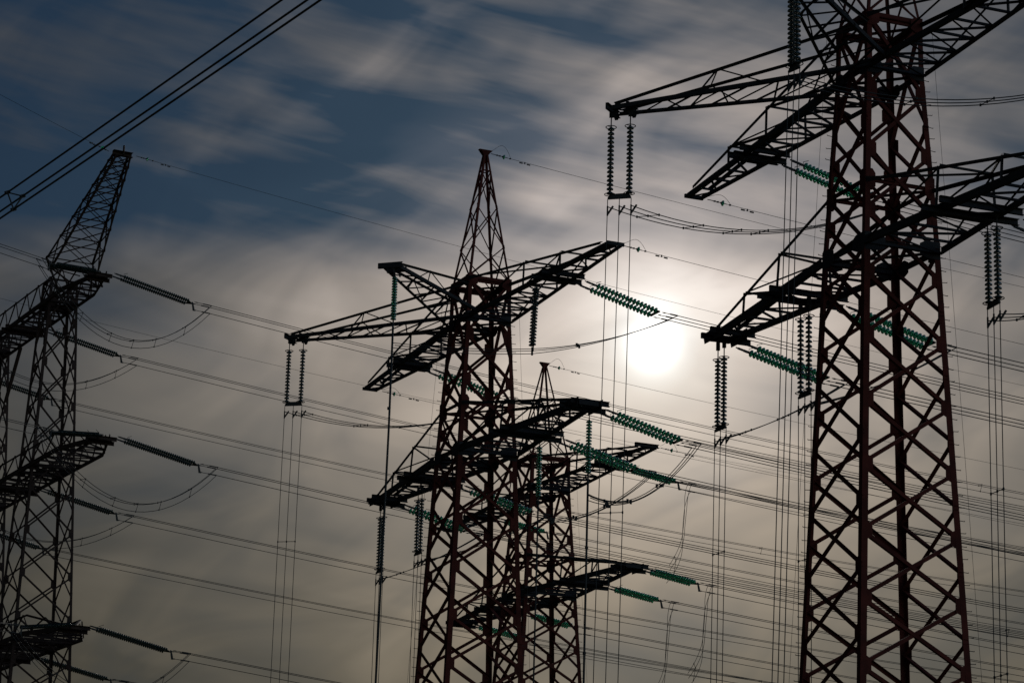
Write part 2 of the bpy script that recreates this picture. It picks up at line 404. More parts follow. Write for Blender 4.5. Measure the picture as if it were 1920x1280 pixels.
# ---- the twin-mast pylon at the left edge
LZ = (47.25, 36.33, 25.24)
def portal_pylon():
    F = L_
    root = thing('portal_pylon', 'dark twin-mast lattice pylon at the left edge with a slanting horn', 'pylon', (F.X, F.Y, 0), -F.a, 'lattice pylons carrying the lines')
    w = lambda z: .9636 + .0416 * (LZ[0] - z)
    def mast(pc):
        r0 = root
        sub = []
        before = set(bpy.data.objects)
        legs = make_legs(r0, w, 0, LZ[0] + 1.4, [LZ[2], LZ[0]], .19, .016, RUST, ())
        nodes = []; z = LZ[0] + 1.4
        while z > 2: nodes.append(z); z -= 2.75
        nodes.append(.05)
        n2 = [nodes[0]] + [z - 1.37 for z in nodes[:-2]] + [.05]
        lattice_faces(r0, w, [('p', 1, nodes), ('p', -1, nodes), ('q', 1, n2), ('q', -1, n2)], .1, .012, RUST, (.3, .4), legs)
        for z in LZ: belt(r0, w, z - .02, .22, .014, RUST, (.5, .3))
        if pc:
            for o in set(bpy.data.objects) - before:
                if o.parent == root: o.location.x += pc
    mast(0); mast(-14.6)
    for (zb, pn, pf, hw, top, pts) in ((LZ[0], 8.3, -23, 1.12, 1.5, (8.3, -7, -22)), (LZ[1], 11.1, -24, 1.5, 1.2, (11.1, -6.7, -22.5)), (LZ[2], 8.3, -24, 1.95, 1.2, (8.3, -6.85, -22))):
        taper = 4.4
        def hwid(p):
            if p > pn - taper: return .35 + (hw - .35) * (pn - p) / taper
            return hw
        m = MB(); ps = [pn, pn - taper, -7.3, pf]
        for s in (-1, 1):
            for i in range(3):
                m.angle((ps[i], s*hwid(ps[i]), zb - .13), (ps[i+1] - .002, s*hwid(ps[i+1]), zb - .13), .26, .018, Zax, (0, -s, 0), w2=.15)
                m.angle((ps[i] - (1.0 if i == 0 else 0), s*hwid(ps[i])*.9, zb + (.3 if i == 0 else top)), (ps[i+1], s*hwid(ps[i+1])*.9, zb + top), .13, .014, (0, 0, -1), (0, -s, 0))
        beam = m.build('crossarm', RUST, root)
        n = 26; L = pn - pf
        for i in range(n + 1):
            p = pn - L * i / n; h = hwid(p); p2 = pn - L * min(i + 1, n) / n; h2 = hwid(p2); s = 1 if i % 2 else -1
            m = MB(); bar(m, (p, -h, zb - .1), (p, h, zb - .1), .11); m.build('cross_strut', RUST, beam)
            if i < n:
                m = MB(); bar(m, (p, -s*h, zb - .12), (p2, s*h2, zb - .12), .08); m.build('diagonal_brace', RUST, beam)
                tz = lambda pp: zb + (.3 + (top - .3) * min(1, (pn - pp) / taper))
                for k in (-1, 1):
                    m = MB()
                    if i % 2: bar(m, (p, k*h, zb), (p2, k*h2*.9, tz(p2)), .07, n=(0, k, 0))
                    else: bar(m, (p, k*h*.9, tz(p)), (p2, k*h2, zb), .07, n=(0, k, 0))
                    m.build('diagonal_brace', RUST, beam)
        for p in pts:
            for dp, dz in ((-.45, .03), (.0, -.15), (.45, .03)):
                m = MB(); h = hwid(p - .9) + .25; pp = p - .5 + dp
                m.channel((pp, -h, zb + dz), (pp, h, zb + dz), .12, .24); m.build('phase_beam', RUST, beam)
    # slanting horn carrying the earth wire
    b0 = Vector((4.3, -.65, LZ[0] + 1.45)); t0 = Vector((11.35, -.15, 54.25))
    def q(f, a, b):
        c = b0.lerp(t0, f); hw = 1.55 + (.5 - 1.55) * f; hp = .75 + (.3 - .75) * f
        return c + Vector((a * hp * .75, b * hw, -a * hp * .65))
    m = MB()
    for a in (-1, 1):
        for b in (-1, 1): m.angle(q(0, a, b), q(1, a, b), .12, .014, (0, -b, 0), (-a * .75, 0, a * .65))
    for a in (-1, 1):
        for b in (-1, 1):
            m.box(q(0, a, b), (4.3 + a * 1.1, b * 1.08, LZ[0] + .1), .1, .1)
            m.box(q(0, a, b), (4.3 + a * 1.1 + 1.6, b * .95, LZ[0] + .1), .07, .07)
    horn = m.build('horn', RUST, root)
    N = 7
    fr = [1 - (.66 ** (2.2 * i / N) - .66 ** 2.2) / (1 - .66 ** 2.2) for i in range(N + 1)]
    for i in range(N):
        for (a, b, a2, b2) in ((-1, -1, -1, 1), (1, -1, 1, 1), (-1, -1, 1, -1), (-1, 1, 1, 1)):
            m = MB(); bar(m, q(fr[i], a, b), q(fr[i+1], a2, b2), .06); m.build('diagonal_brace', RUST, horn)
            m = MB(); bar(m, q(fr[i], a2, b2), q(fr[i+1], a, b), .06); m.build('diagonal_brace', RUST, horn)
        m = MB(); bar(m, q(fr[i], -1, -1), q(fr[i], -1, 1), .06); bar(m, q(fr[i], 1, -1), q(fr[i], 1, 1), .06); m.build('cross_strut', RUST, horn)
    m = MB(); m.channel(q(1, 0, -1.25), q(1, 0, 1.25), .3, .3); m.build('horn_cap', RUST, horn)
    m = MB(); e = q(1, 0, .1); m.tube([e, e + Zax * .55], .07, 6); m.build('cap_pin', RUST, horn)
    m = MB()
    for b in (-1, 1):
        m.box((-11.2, b * 1.0, LZ[0] - .2), (-13.5, b * .9, LZ[0] - 3.6), .2, .2)
    m.build('knee_brace', RUST, root)
portal_pylon()

# ------------------------------------------------------------------ insulators
def disc_mesh(r, h, glass, name):
    m = MB()
    m.lathe([(.001, h*.62), (.045, h*.6), (.05, h*.3), (.052, h*.2)], 10, 1)
    m.lathe([(.05, h*.3), (r*.42, h*.26), (r*.72, h*.14), (r*.92, -h*.06), (r, -h*.26), (r*.97, -h*.31), (r*.86, -h*.1), (r*.74, -h*.3), (r*.62, -.02*h), (r*.46, -h*.24), (r*.34, .02*h), (.02, .02*h)], 16, 0)
    m.lathe([(.02, .01), (.02, -h*.4)], 8, 1)
    return m.mesh(name, [glass, FIT], True)
DISC = disc_mesh(.162, .19, GLASS, 'insulator_disc')
GLASS_DARK = glass_mat('dark_green_glass', (0.012, 0.04, 0.032), 0.3)
DISC_S = disc_mesh(.13, .15, GLASS_DARK, 'insulator_disc_small')

def string(root, o, A, B, n, disc, rings=(False, False), name='insulator_string'):
    """one cap-and-pin string as a part, each disc a sub-part"""
    A, B = Vector(A) - o, Vector(B) - o; d = (A - B).normalized(); L = (A - B).length
    m = MB(); m.tube([A, B], .02, 6)
    s = m.build(name, FIT, root)
    qn = Zax.rotation_difference(d)
    for i in range(n):
        ob = bpy.data.objects.new('insulator_disc', disc); COL.objects.link(ob); ob.parent = s
        ob.location = A - d * (L * (i + .5) / n); ob.rotation_mode = 'QUATERNION'; ob.rotation_quaternion = qn
    for end, on in zip((A - d * .02, B + d * .02), rings):
        if on:
            m = MB(); u = d.orthogonal().normalized(); v = d.cross(u)
            m.tube([end + (u * math.cos(t*math.pi/9) + v * math.sin(t*math.pi/9)) * .21 for t in range(18)], .018, 6, True)
            m.tube([end + u * .2, end - u * .2], .012, 5)
            m.build('grading_ring', FIT, s)
    return s

def strain_set(label, F, p, q0, z0, qe, ze, n, disc, group, half=.37, end_half=.48, tri=False, dirq=1, name='strain_insulator_set'):
    """double string from beam to yoke; returns the conductor start points"""
    A = F.W(p, q0, z0); o = A.copy(); root = thing(name, label, 'insulator', o, 0, group)
    dq, dz = qe - q0, ze - z0; L = math.hypot(dq, dz); e = lambda t, dp=0: F.W(p + dp, q0 + dq * t / L, z0 + dz * t / L)
    lk = .62; tail = .12
    for s in (-1, 1):
        m = MB(); m.tube([e(0, s*half) - o, e(lk, s*half) - o], .028, 6); m.box(e(.1, s*half) - o, e(.34, s*half) - o, .09, .07); m.box(e(.36, s*half) - o, e(lk - .03, s*half) - o, .075, .09); m.build('link', FIT, root)
        string(root, o, e(lk, s*half), e(L - tail, s*half), n, disc)
        m = MB(); c = e(lk + .02, s*half) - o
        m.tube([c, c + Vector((0, 0, .16)), c + (e(lk + .25, s*half) - e(lk, s*half)) + Vector((0, 0, .30))], .014, 5); m.build('arcing_horn', FIT, root)
    m = MB(); y0, y1 = e(L - tail, -half - .12) - o, e(L - tail, half + .12) - o; yc = e(L + .16) - o
    if tri:
        m.plate([e(L - tail, -half - .06) - o, e(L - tail, half + .06) - o, e(L + .22, .06) - o, e(L + .22, -.06) - o], F.W(0, 0, 1) - F.W(0, 0, 0), .04)
        m.plate([e(L + .2) - o + Zax * .12, e(L + .3) - o + Zax * .12, e(L + .45) - o - Zax * .4, e(L + .3) - o - Zax * .42], F.W(1, 0, 0) - F.W(0, 0, 0), .04)
    else:
        m.plate([y0, y1, e(L + .01, half + .12) - o, e(L + .01, -half - .12) - o], F.W(0, 0, 1) - F.W(0, 0, 0), .05)
    m.build('yoke_plate', FIT, root)
    starts = []
    offs = [(-.2, .1), (.2, .1), (0, -.36)] if tri else [(-end_half, 0), (0, 0), (end_half, 0)]
    for k, (dp, dzz) in enumerate(offs):
        a = e(L + (.3 if tri else .12), dp) + Zax * dzz
        ln = 1.35 if tri else .85
        b = F.W(p + dp, qe + (ln + .12) * dirq, ze + dzz - .1 * ln)
        m = MB(); m.tube([a - o, a.lerp(b, .6) - o, b - o], [.016, .018, .018], 6)
        m.tube([a.lerp(b, .52) - o, b - o], .036, 6); m.tube([a.lerp(b, .08) - o, a.lerp(b, .2) - o], .03, 6)
        m.build('dead_end_clamp', FIT, root); starts.append(b)
    return starts

def wire_pts(F, P0, dl, s0, c, U, n=40, dirq=1):
    pts = []
    dx = F.W(math.sin(dl) * dirq, math.cos(dl) * dirq, 0) - F.W(0, 0, 0)
    for i in range(n + 1):
        u = U * (i / n); pts.append(Vector(P0) + dx * u + Zax * (-s0 * u + c * u * u))
    return pts

def bundle(label, group, lines, r=.019, spacers=(), name='conductor_bundle', cat='wires', blk=.06):
    """three sub-conductors held together by spacers: one thing, each wire a part"""
    o = lines[0][0].copy(); root = thing(name, label, cat, o, 0, group)
    for pts in lines:
        m = MB(); m.tube([p - o for p in pts], r, 6); m.build('wire', WIRE, root, smooth=True)
    for f in spacers:
        ps = []
        for pts in lines:
            k = f * (len(pts) - 1); i = min(int(k), len(pts) - 2); ps.append(pts[i].lerp(pts[i+1], k - i) - o)
        m = MB()
        for i in range(len(ps) - 1): m.tube([ps[i], ps[i+1]], .016, 5)
        for q in ps: m.box(q - Zax * blk * .75, q + Zax * blk * .75, blk, blk)
        m.build('spacer', FIT, root)
    return root

GS = 'green glass strain insulator sets'; GW = 'triple conductor bundles running off to the right'
GV = 'hanging insulator sets'; GD = 'bundles of droppers hanging to the ground'; GJ = 'jumper loops round the pylons'; GE = 'earth wires'
NAMES = {'R': 'right-hand pylon', 'C': 'middle pylon', 'B': 'smaller back pylon'}
YO = {}
def phases(k, F, zU, zL, aL, qe_add, n, disc, s0, c, dl, U, tri):
    SITE = [('nU', 9.8, 1.2, zU - .12, 'upper arm, sunward near side'), ('fU', -9.8, 1.2, zU - .12, 'upper arm, far left side'),
            ('nT', aL - .6, 1.0, zL - .12, 'near tip of the lower arm'), ('nI', 6.3, 1.9, zL - .16, 'near inner beam of the lower arm'),
            ('fT', -(aL - .4), 1.0, zL - .12, 'far tip of the lower arm'), ('fI', -6.4, 1.9, zL - .16, 'far inner beam of the lower arm')]
    for key, p, q0, z0, where in SITE:
        dz = -1.0 if not tri else -.42
        st = strain_set('twin green glass strings from %s, %s' % (where, NAMES[k]), F, p, q0, z0 + (.12 if tri else 0), q0 + qe_add, z0 + dz, n, disc, GS, tri=tri, half=.37 if not tri else .33)
        YO[k + key] = st
        bundle('three wires leaving the %s, %s' % (where, NAMES[k]), GW, [wire_pts(F, a, dl, s0, c, U) for a in st], spacers=(.31, .62))
phases('R', R_, UA, LA, 13.9, 4.0, 19, DISC, .0875, .00051, -.0014, 190, False)
phases('C', C_, UA, LA, 13.4, 4.0, 17, DISC, .0935, .00055, -.0028, 230, False)
phases('B', B_, 36.86, 29.94, 13.6, 3.5, 17, DISC, .09, .00045, -.002, 230, True)
LSITE = [('1n', 8.3, LZ[0], 'near tip of the top arm'), ('1i', -7.0, LZ[0], 'middle of the top arm'), ('1f', -22.0, LZ[0], 'far end of the top arm'),
         ('2n', 11.1, LZ[1], 'near tip of the second arm'), ('2i', -6.7, LZ[1], 'middle of the second arm'), ('2f', -22.5, LZ[1], 'far end of the second arm'),
         ('3n', 8.3, LZ[2], 'near tip of the third arm'), ('3i', -6.85, LZ[2], 'middle of the third arm'), ('3f', -22, LZ[2], 'far end of the third arm')]
for key, p, z, where in LSITE:
    q0 = .75 if key[1] == 'n' else {'1': 1.4, '2': 1.75, '3': 2.2}[key[0]]
    st = strain_set('long dark twin strings from the %s, left-edge pylon' % where, L_, p, q0, z + .15, q0 + 5.1, z - .87, 32, DISC_S, GS, tri=True, half=.32)
    YO['L' + key] = st
    bundle('three thin wires from the %s, left-edge pylon' % where, GW, [wire_pts(L_, a, .0049, .0972, .00045, 300) for a in st], spacers=(.2, .45, .7))
TURN = R(40)
L2_ = Frame(L_.X, L_.Y, L_.a - TURN)      # the line turns here: the incoming spans arrive from nearer the viewer
def turned(p, q): return p * math.cos(TURN) + q * math.sin(TURN), q * math.cos(TURN) - p * math.sin(TURN)
for key, p, z, where in [s for s in LSITE if s[0][1] == 'n']:
    p2, q2 = turned(p - .2, -.25)
    st = strain_set('foreshortened twin strings on the left side, %s' % where, L2_, p2, q2, z + .2, q2 - 5.0, z - .75, 32, DISC_S, GS, tri=True, half=.3, dirq=-1)
    YO['L' + key + 'b'] = st
    bundle('three wires coming in from upper left to the %s' % where, 'triple conductor bundles coming in from the left', [wire_pts(L2_, a, 0, .1, .0006, 90, dirq=-1) for a in st])

# hanging sets: (key, frame, p, q, ztop, zbot, direction of the yoke in (p,q), separation, double)
DR = {}
def hanging(key, label, F, p, q, zt, zb, dirpq, sep, n, yoke=.95, rings=True, dz2=0.0):
    A = F.W(p, q, zt); o = A.copy(); root = thing('hanging_insulator_set', label, 'insulator', o, 0, GV)
    dv = Vector(dirpq).normalized(); ends = []
    for s in (-1, 1):
        a = F.W(p + dv.x*sep/2*s, q + dv.y*sep/2*s, zt); b = F.W(p + dv.x*sep/2*s, q + dv.y*sep/2*s, zb + .18)
        m = MB(); m.tube([a - o + Zax * .42, a - o - Zax * .3], .025, 6); m.box(a - o + Zax * .1, a - o + Zax * .44, .16, .16); m.build('link', FIT, root)
        string(root, o, a - Zax * .3, b, n, DISC_H, (rings, rings))
        ends.append(b)
    m = MB(); e0 = F.W(p - dv.x*yoke/2, q - dv.y*yoke/2, zb) - o; e1 = F.W(p + dv.x*yoke/2, q + dv.y*yoke/2, zb) - o
    nn = (e1 - e0).cross(Zax)
    m.plate([e0, e1, e1 + Zax * .05, ends[1] - o + Zax * .03, ends[0] - o + Zax * .03, e0 + Zax * .05], nn, .07); m.build('yoke_plate', FIT, root)
    DR[key] = [F.W(p + dv.x*yoke/2*s, q + dv.y*yoke/2*s, zb) for s in (-1, 0, 1)]
    return DR[key]
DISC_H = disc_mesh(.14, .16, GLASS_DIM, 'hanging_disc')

def droppers(key, label, F, spac, lean=(0, 0)):
    ls = []
    for a in DR[key]:
        pts = [a + Vector((lean[0] * t, lean[1] * t, -a.z * t * .97)) for t in [i / 16 for i in range(17)]]
        ls.append(pts)
    root = bundle(label, GD, ls, .017, spac, 'dropper_bundle', 'droppers')
    o = ls[0][0]
    for a in DR[key]:
        c = a - o - Zax * .32; d = (F.W(.25, 1, 0) - F.W(0, 0, 0)).normalized()
        m = MB(); m.tube([c - Zax * .35, c + Zax * .05], .034, 6); m.tube([c - Zax * .3, c + d * .22 + Zax * .06], .04, 6)
        for t in (.3, .6, .85):
            qv = (c - Zax * .3).lerp(c + d * .22 + Zax * .06, t); m.box(qv - Zax * .03, qv + Zax * .03, .11, .06)
        m.build('clamp', FIT, root)
diag2 = (.62, .78)
hanging('RT2', 'pair of dark disc strings below the long left outrigger, right-hand pylon', R_, -7.62, -7.3, UA - .3, 33.92, diag2, .78, 16)
hanging('CT2', 'pair of dark disc strings below the long left outrigger, middle pylon', C_, -7.62, -7.3, UA - .3, 33.92, diag2, .78, 16)
hanging('RT1', 'close-set pair of strings in front of the right-hand pylon, top edge', R_, 7.4, -7.6, UA - .3, 34.1, (1, .2), .3, 16, .6)
hanging('RfT', 'pair of strings below the far lower tip, right-hand pylon, beside the sun', R_, -13.45, .1, LA - .5, 26.65, (1, .05), .52, 17)
hanging('RfI', 'pair of strings crossing green glass left of the right-hand pylon legs', R_, -6.5, .3, LA - .4, 26.6, (1, .05), .62, 16)
hanging('RnI', 'pair of strings at the right edge below the near lower arm', R_, 6.3, .85, LA - .3, 27.15, (1, -.1), .72, 16)
hanging('CfT', 'pair of strings below the far lower tip, middle pylon', C_, -13.5, .1, LA - .5, 26.65, (1, .05), .42, 17)
hanging('CfI', 'pair of strings below the far inner lower arm, middle pylon', C_, -8.3, .3, LA - .4, 26.85, (1, .05), .5, 16)
LB = {'RT2': ('three droppers under the left outrigger strings, right-hand pylon, crossing the sun', R_, (.38, .64), (-.3, .2)),
      'CT2': ('three droppers under the left outrigger strings, middle pylon', C_, (.22, .47), (0, 0)),
      'RT1': ('three close droppers passing in front of the left legs, right-hand pylon', R_, (), (-.8, 0)),
      'RfT': ('three droppers below the far lower tip strings, right-hand pylon', R_, (.2,), (-.2, 0)),
      'RfI': ('three droppers just left of the right-hand pylon legs', R_, (.25, .52), (0, 0)),
      'RnI': ('three droppers near the right edge', R_, (.25, .49), (0, 0)),
      'CfT': ('three droppers below the far lower tip strings, middle pylon', C_, (), (0, 0)),
      'CfI': ('three droppers below the far inner strings, middle pylon', C_, (), (0, 0))}
for k, (lb, F, sp_, ln) in LB.items(): droppers(k, lb, F, sp_, ln)

def single(label, F, p, q, zt, zb, n, disc=None, lean=(0, 0), twin=0):
    A = F.W(p, q, zt); o = A.copy(); root = thing('hanging_insulator_set', label, 'insulator', o, 0, GV)
    offs = [0] if not twin else [-twin / 2, twin / 2]
    for t in offs:
        B = F.W(p + lean[0] + t, q + lean[1], zb); A2 = F.W(p + t, q, zt)
        m = MB(); m.tube([A2 - o + Zax * .1, A2 - o - Zax * .25], .025, 6); m.build('link', FIT, root)
        string(root, o, A2 + (B - A2).normalized() * .25, B, n, disc or DISC_H)
    m = MB(); m.tube([B - o + Zax * .05, B - o - Zax * .3], .04, 6); m.build('clamp', FIT, root)
    return F.W(p + lean[0], q + lean[1], zb - .25)
DISC_C = disc_mesh(.15, .16, GLASS, 'clear_disc')
def rod(label, a, pts, r=.06, r2=None):
    o = a.copy(); root = thing('dropper_pipe', label, 'dropper', o, 0, 'thick down-leads')
    m = MB(); m.tube([a - o] + [p - o for p in pts], r, 8); m.build('pipe', WIRE, root, smooth=True)
    for t in (.12, .3, .55):
        c = (a.lerp(pts[-1], t)) - o; m = MB(); m.tube([c + Zax * .06, c - Zax * .06], r * 1.5, 8); m.build('coupling', FIT, root)
    return root
ct1 = single('single green string hanging from the raised left outrigger, middle pylon', C_, 7.4, -7.52, UA - .2, 34.95, 16, DISC_C)
rod('thick down-lead under the single string, left of the middle pylon', ct1, [ct1 - Zax * 5, ct1 - Zax * 20 + Vector((-.15, 0, 0)), ct1 - Zax * 34 + Vector((-.3, 0, 0))], .055)
cnt = single('single string hanging from the near lower tip, middle pylon', C_, 12.5, .5, LA - .3, 27.45, 17, DISC_C)
rod('thick down-lead below the near lower tip string, middle pylon', cnt, [cnt - Zax * 6, cnt - Zax * 14, cnt - Zax * 27], .055)
cni = single('single string hanging from the near inner beam, middle pylon', C_, 6.2, .8, LA - .3, 27.5, 17, DISC_C)
rod('thick down-lead below the near inner string, middle pylon', cni, [cni - Zax * 6, cni - Zax * 14, cni - Zax * 27], .045)
cang = single('slanting twin string under the near upper arm, middle pylon', C_, 9.3, -.99, UA - .3, 34.05, 18, None, (0.1, -.15), .22)

def sag(a, b, s, n=20, lean=Vector((0, 0, 0))):
    return [a.lerp(b, i / n) - Zax * s * 4 * (i / n) * (1 - i / n) for i in range(n + 1)]
def loop(label, A, B, s, spac=(.12, .5, .85), r=.019, blk=.06):
    return bundle(label, GJ, [sag(a, b, s) for a, b in zip(A, B)], r, spac, 'jumper_loop', 'jumper', blk)
def dn(l, d=.35): return [x - Zax * d for x in l]
loop('jumper sagging right from the left outrigger strings, right-hand pylon', dn(DR['RT2'], .3), YO['RfU'], 1.15, (.1, .26, .4, .5))
loop('jumper sagging low from the left outrigger strings, middle pylon', dn(DR['CT2'], .3), YO['CfU'], 1.15, (.05, .3, .5))
loop('jumper loop right of the right-hand pylon, near the top edge', dn(DR['RT1'], .3), YO['RnU'], 1.35, (.3, .5, .62))
loop('taut jumper rising right from the far lower tip strings, right-hand pylon', dn(DR['RfT'], .4), YO['RfT'], .25, (.2, .5))
loop('short jumper behind the left legs, right-hand pylon', dn(DR['RfI'], .4), YO['RfI'], .3, (.3, .6))
loop('short jumper at the right edge beside the droppers', dn(DR['RnI'], .4), YO['RnI'], .5, (.2,))
loop('taut jumper from the far lower tip strings, middle pylon', dn(DR['CfT'], .4), YO['CfT'], .25, (.2, .5))
loop('short jumper behind the left legs, middle pylon', dn(DR['CfI'], .4), YO['CfI'], .3, (.3, .6))
def tri_start(c, s=.12): return [c + Vector((0, 0, s)), c + Vector((s, 0, 0)), c - Vector((0, 0, s))]
# middle pylon, near side
mid = [cang + Vector((0, 0, dz)) for dz in (.1, 0, -.14)]
ls = []
for a, m_, b in zip(tri_start(ct1 - Zax * 1.0), mid, YO['CnU']):
    ls.append(sag(a, m_, .12, 14) + sag(m_, b, .3, 14)[1:])
bundle('jumper under the slanting string, sweeping up to the sun, middle pylon', GJ, ls, .0175, (.5, .66), 'jumper_loop', 'jumper', .1)
lp = loop('deep jumper loop hanging right of the middle pylon lower arm', tri_start(cnt - Zax * .9), YO['CnT'], 1.2, (.16, .38, .66), .02, .1)
pth = sag(cnt - Zax * .75, sum(YO['CnT'], Vector()) / 3, 1.25); m = MB(); m.tube([x - lp.location for x in pth[:8]], .045, 8); m.build('pipe', WIRE, lp, smooth=True)
loop('jumper loop crossing under the near inner beam, middle pylon', tri_start(cni - Zax * .9), YO['CnI'], .75, (.12, .32, .6), .02, .1)
for key, s, lb in (('1n', 3.55, 'large jumper loop under the top arm, left-edge pylon'), ('2n', 3.3, 'large jumper loop under the second arm, left-edge pylon'), ('3n', 3.3, 'large jumper loop under the third arm, left-edge pylon')):
    loop(lb, YO['L' + key + 'b'], YO['L' + key], s, (.25, .42, .55, .68, .85))
for key, s, lb in (('1i', 2.6, 'shallow jumper behind the legs below the top arm, left-edge pylon'), ('2i', 2.4, 'shallow jumper behind the legs below the second arm, left-edge pylon'), ('3i', 2.4, 'shallow jumper below the third arm, left-edge pylon')):
    A = YO['L' + key]; d = L_.W(0, -12.5, 0) - L_.W(0, 0, 0)
    loop(lb, [a + d for a in A], A, s, (.3, .72, .88))
# loose ends hanging at the back pylon
def tail(label, key, zdrop, sw):
    ls = []
    for i, a in enumerate(YO[key]):
        a = a - (B_.W(0, .4, 0) - B_.W(0, 0, 0)); pts = []
        for t in [j / 22 for j in range(23)]:
            x = -.28 * math.sin(min(1, t * 4) * math.pi / 2) - sw * max(0, t - .62) ** 2 * 7 * (1 + .25 * i) + .1 * math.sin(t * 5 + i)
            z = -zdrop * (t ** 1.15) * (1 + .06 * i) + .25 * math.sin(min(1, t * 7) * math.pi) * .3
            pts.append(a + Vector((x, .1 * i * t, z)))
        ls.append(pts)
    bundle(label, 'loose wire ends behind the middle pylon', ls, .0155, (.9,), 'loose_wires', 'wires')
tail('loose wires dangling from the upper arm, smaller pylon behind the middle one', 'BnU', 5.2, .75)
tail('loose wires dangling from the near lower tip, smaller pylon', 'BnT', 5.4, .8)
tail('loose wires dangling from the near inner beam, smaller pylon', 'BnI', 6.2, .9)

# ------------------------------------------------------------------ earth wires
EDISC = disc_mesh(.13, .13, GLASS, 'earth_disc')
def earth(label, F, p, q, z, dl, s0, c, U, dirq=1, loop_h=.55, r=.0105):
    pts = wire_pts(F, F.W(p, q, z), dl, s0, c, U, 60, dirq); o = pts[0].copy()
    root = thing('earth_wire', label, 'wire', o, 0, GE)
    m = MB(); m.tube([x - o for x in pts], r, 6); m.build('wire', WIRE, root, smooth=True)
    d = (pts[1] - pts[0]).normalized()
    m = MB(); m.tube([Vector((0, 0, 0)), d * .95], .018, 6)
    for t in (.35, .5, 1.1): m.box(d * t - Zax * .03, d * t + Zax * .03, .05, .1)
    m.build('link', FIT, root)
    ob = bpy.data.objects.new('insulator_disc', EDISC); COL.objects.link(ob); ob.parent = root; ob.location = d * .72
    ob.rotation_mode = 'QUATERNION'; ob.rotation_quaternion = Zax.rotation_difference(-d)
    m = MB(); cc = d * 1.95
    for t in (-.22, .22):
        m.tube([cc + d * (t - .09) - Zax * .07, cc + d * (t + .09) - Zax * .07], .035, 6)
    m.tube([cc - d * .22 - Zax * .07, cc + d * .22 - Zax * .07], .008, 5); m.box(cc - Zax * .08, cc + Zax * .02, .06, .06)
    m.build('vibration_damper', FIT, root)
    if loop_h:
        m = MB(); A = Vector((0, 0, .12)) - d * .05; B = d * 1.15
        m.tube([A.lerp(B, t) + Zax * loop_h * (1.0 * math.sin(math.pi * t ** 1.35)) for t in [i / 14 for i in range(15)]], .009, 5); m.build('bonding_loop', WIRE, root)
    return root
earth('thin earth wire from the peak, middle pylon', C_, 0, .32, 46.82, -.003, .092, .00045, 230)
earth('thin earth wire from the near upper arm tip, middle pylon', C_, 15.9, .5, UA, -.003, .092, .00045, 230, loop_h=.4)
earth('thin earth wire from the far upper arm tip, middle pylon', C_, -15.9, .7, UA - .05, -.003, .092, .00045, 230, loop_h=.3)
earth('thin earth wire from the far upper arm tip, right-hand pylon', R_, -15.9, .6, UA - .05, -.003, .09, .00045, 190, loop_h=.3)
earth('thin earth wire from the near upper arm tip, right-hand pylon', R_, 15.9, .5, UA, -.003, .09, .00045, 190, loop_h=.4)
earth('thin earth wire from the peak, smaller pylon behind the middle one', B_, 0, .32, 45.5, -.002, .09, .00045, 230)
earth('thin earth wire from the near upper arm tip, smaller pylon', B_, 15.9, .6, 36.86, -.002, .09, .00045, 230, loop_h=.5)
earth('thin earth wire from the horn tip running far right, left-edge pylon', L_, 11.55, .65, 54.2, .0049, .105, .00045, 300, loop_h=0)
earth('thin earth wire from the horn tip up to the left edge', L2_, *turned(11.5, -1.1), 54.2, 0, .05, .0004, 90, -1, loop_h=0)
earth('lone thin earth wire below the top jumper loop, far left mast', L_, -24.5, 0, 54.35, .0049, .1, .00045, 300, loop_h=0)

# ------------------------------------------------------------------ three near wires top left
def ray_at(x, y, h):
    v = r2 * ((x - 960) / FPX) + u2 * ((640 - y) / FPX) + fw
    return v * ((h - CAMH) / v.z) + Vector((0, 0, CAMH))
near = []
for (xa, ya), (xb, yb), h in (((-2, 372), (530, -1), 15.95), ((-2, 398), (578, -1), 15.8), ((-2, 411), (603, -1), 15.45)):
    a, b = ray_at(xa, ya, h), ray_at(xb, yb, h); d = b - a
    near.append([a + d * t - Zax * .12 * 4 * ((t + 1.5) / 4) * (1 - (t + 1.5) / 4) + Zax * .12 * .94 for t in [-1.5 + 4 * i / 40 for i in range(41)]])
bundle('three thick near wires rising across the top left corner', 'near overhead bundle', near, .019, (), 'conductor_bundle')
def near_spacer():
    ps = []
    for pts, x in zip(near, (14, 42, 26)):
        best = None
        for i in range(40):
            for j in range(40):
                q_ = pts[i].lerp(pts[i+1], j / 40); v = q_ - Vector((0, 0, CAMH)); px = 960 + FPX * v.dot(r2) / v.dot(fw)
                if best is None or abs(px - x) < best[0]: best = (abs(px - x), q_)
        ps.append(best[1])
    o = ps[0]; root = thing('bundle_spacer', 'triangular spacer clamping the three thick near wires, left edge', 'spacer', o)
    m = MB()
    for i in range(3): m.box(ps[i] - o, ps[(i+1) % 3] - o, .018, .022)
    m.build('frame', FIT, root)
    for p in ps: m = MB(); m.box(p - o - Vector((.035, .02, .02)), p - o + Vector((.035, .02, .02)), .055, .06); m.build('clamp', FIT, root)
near_spacer()

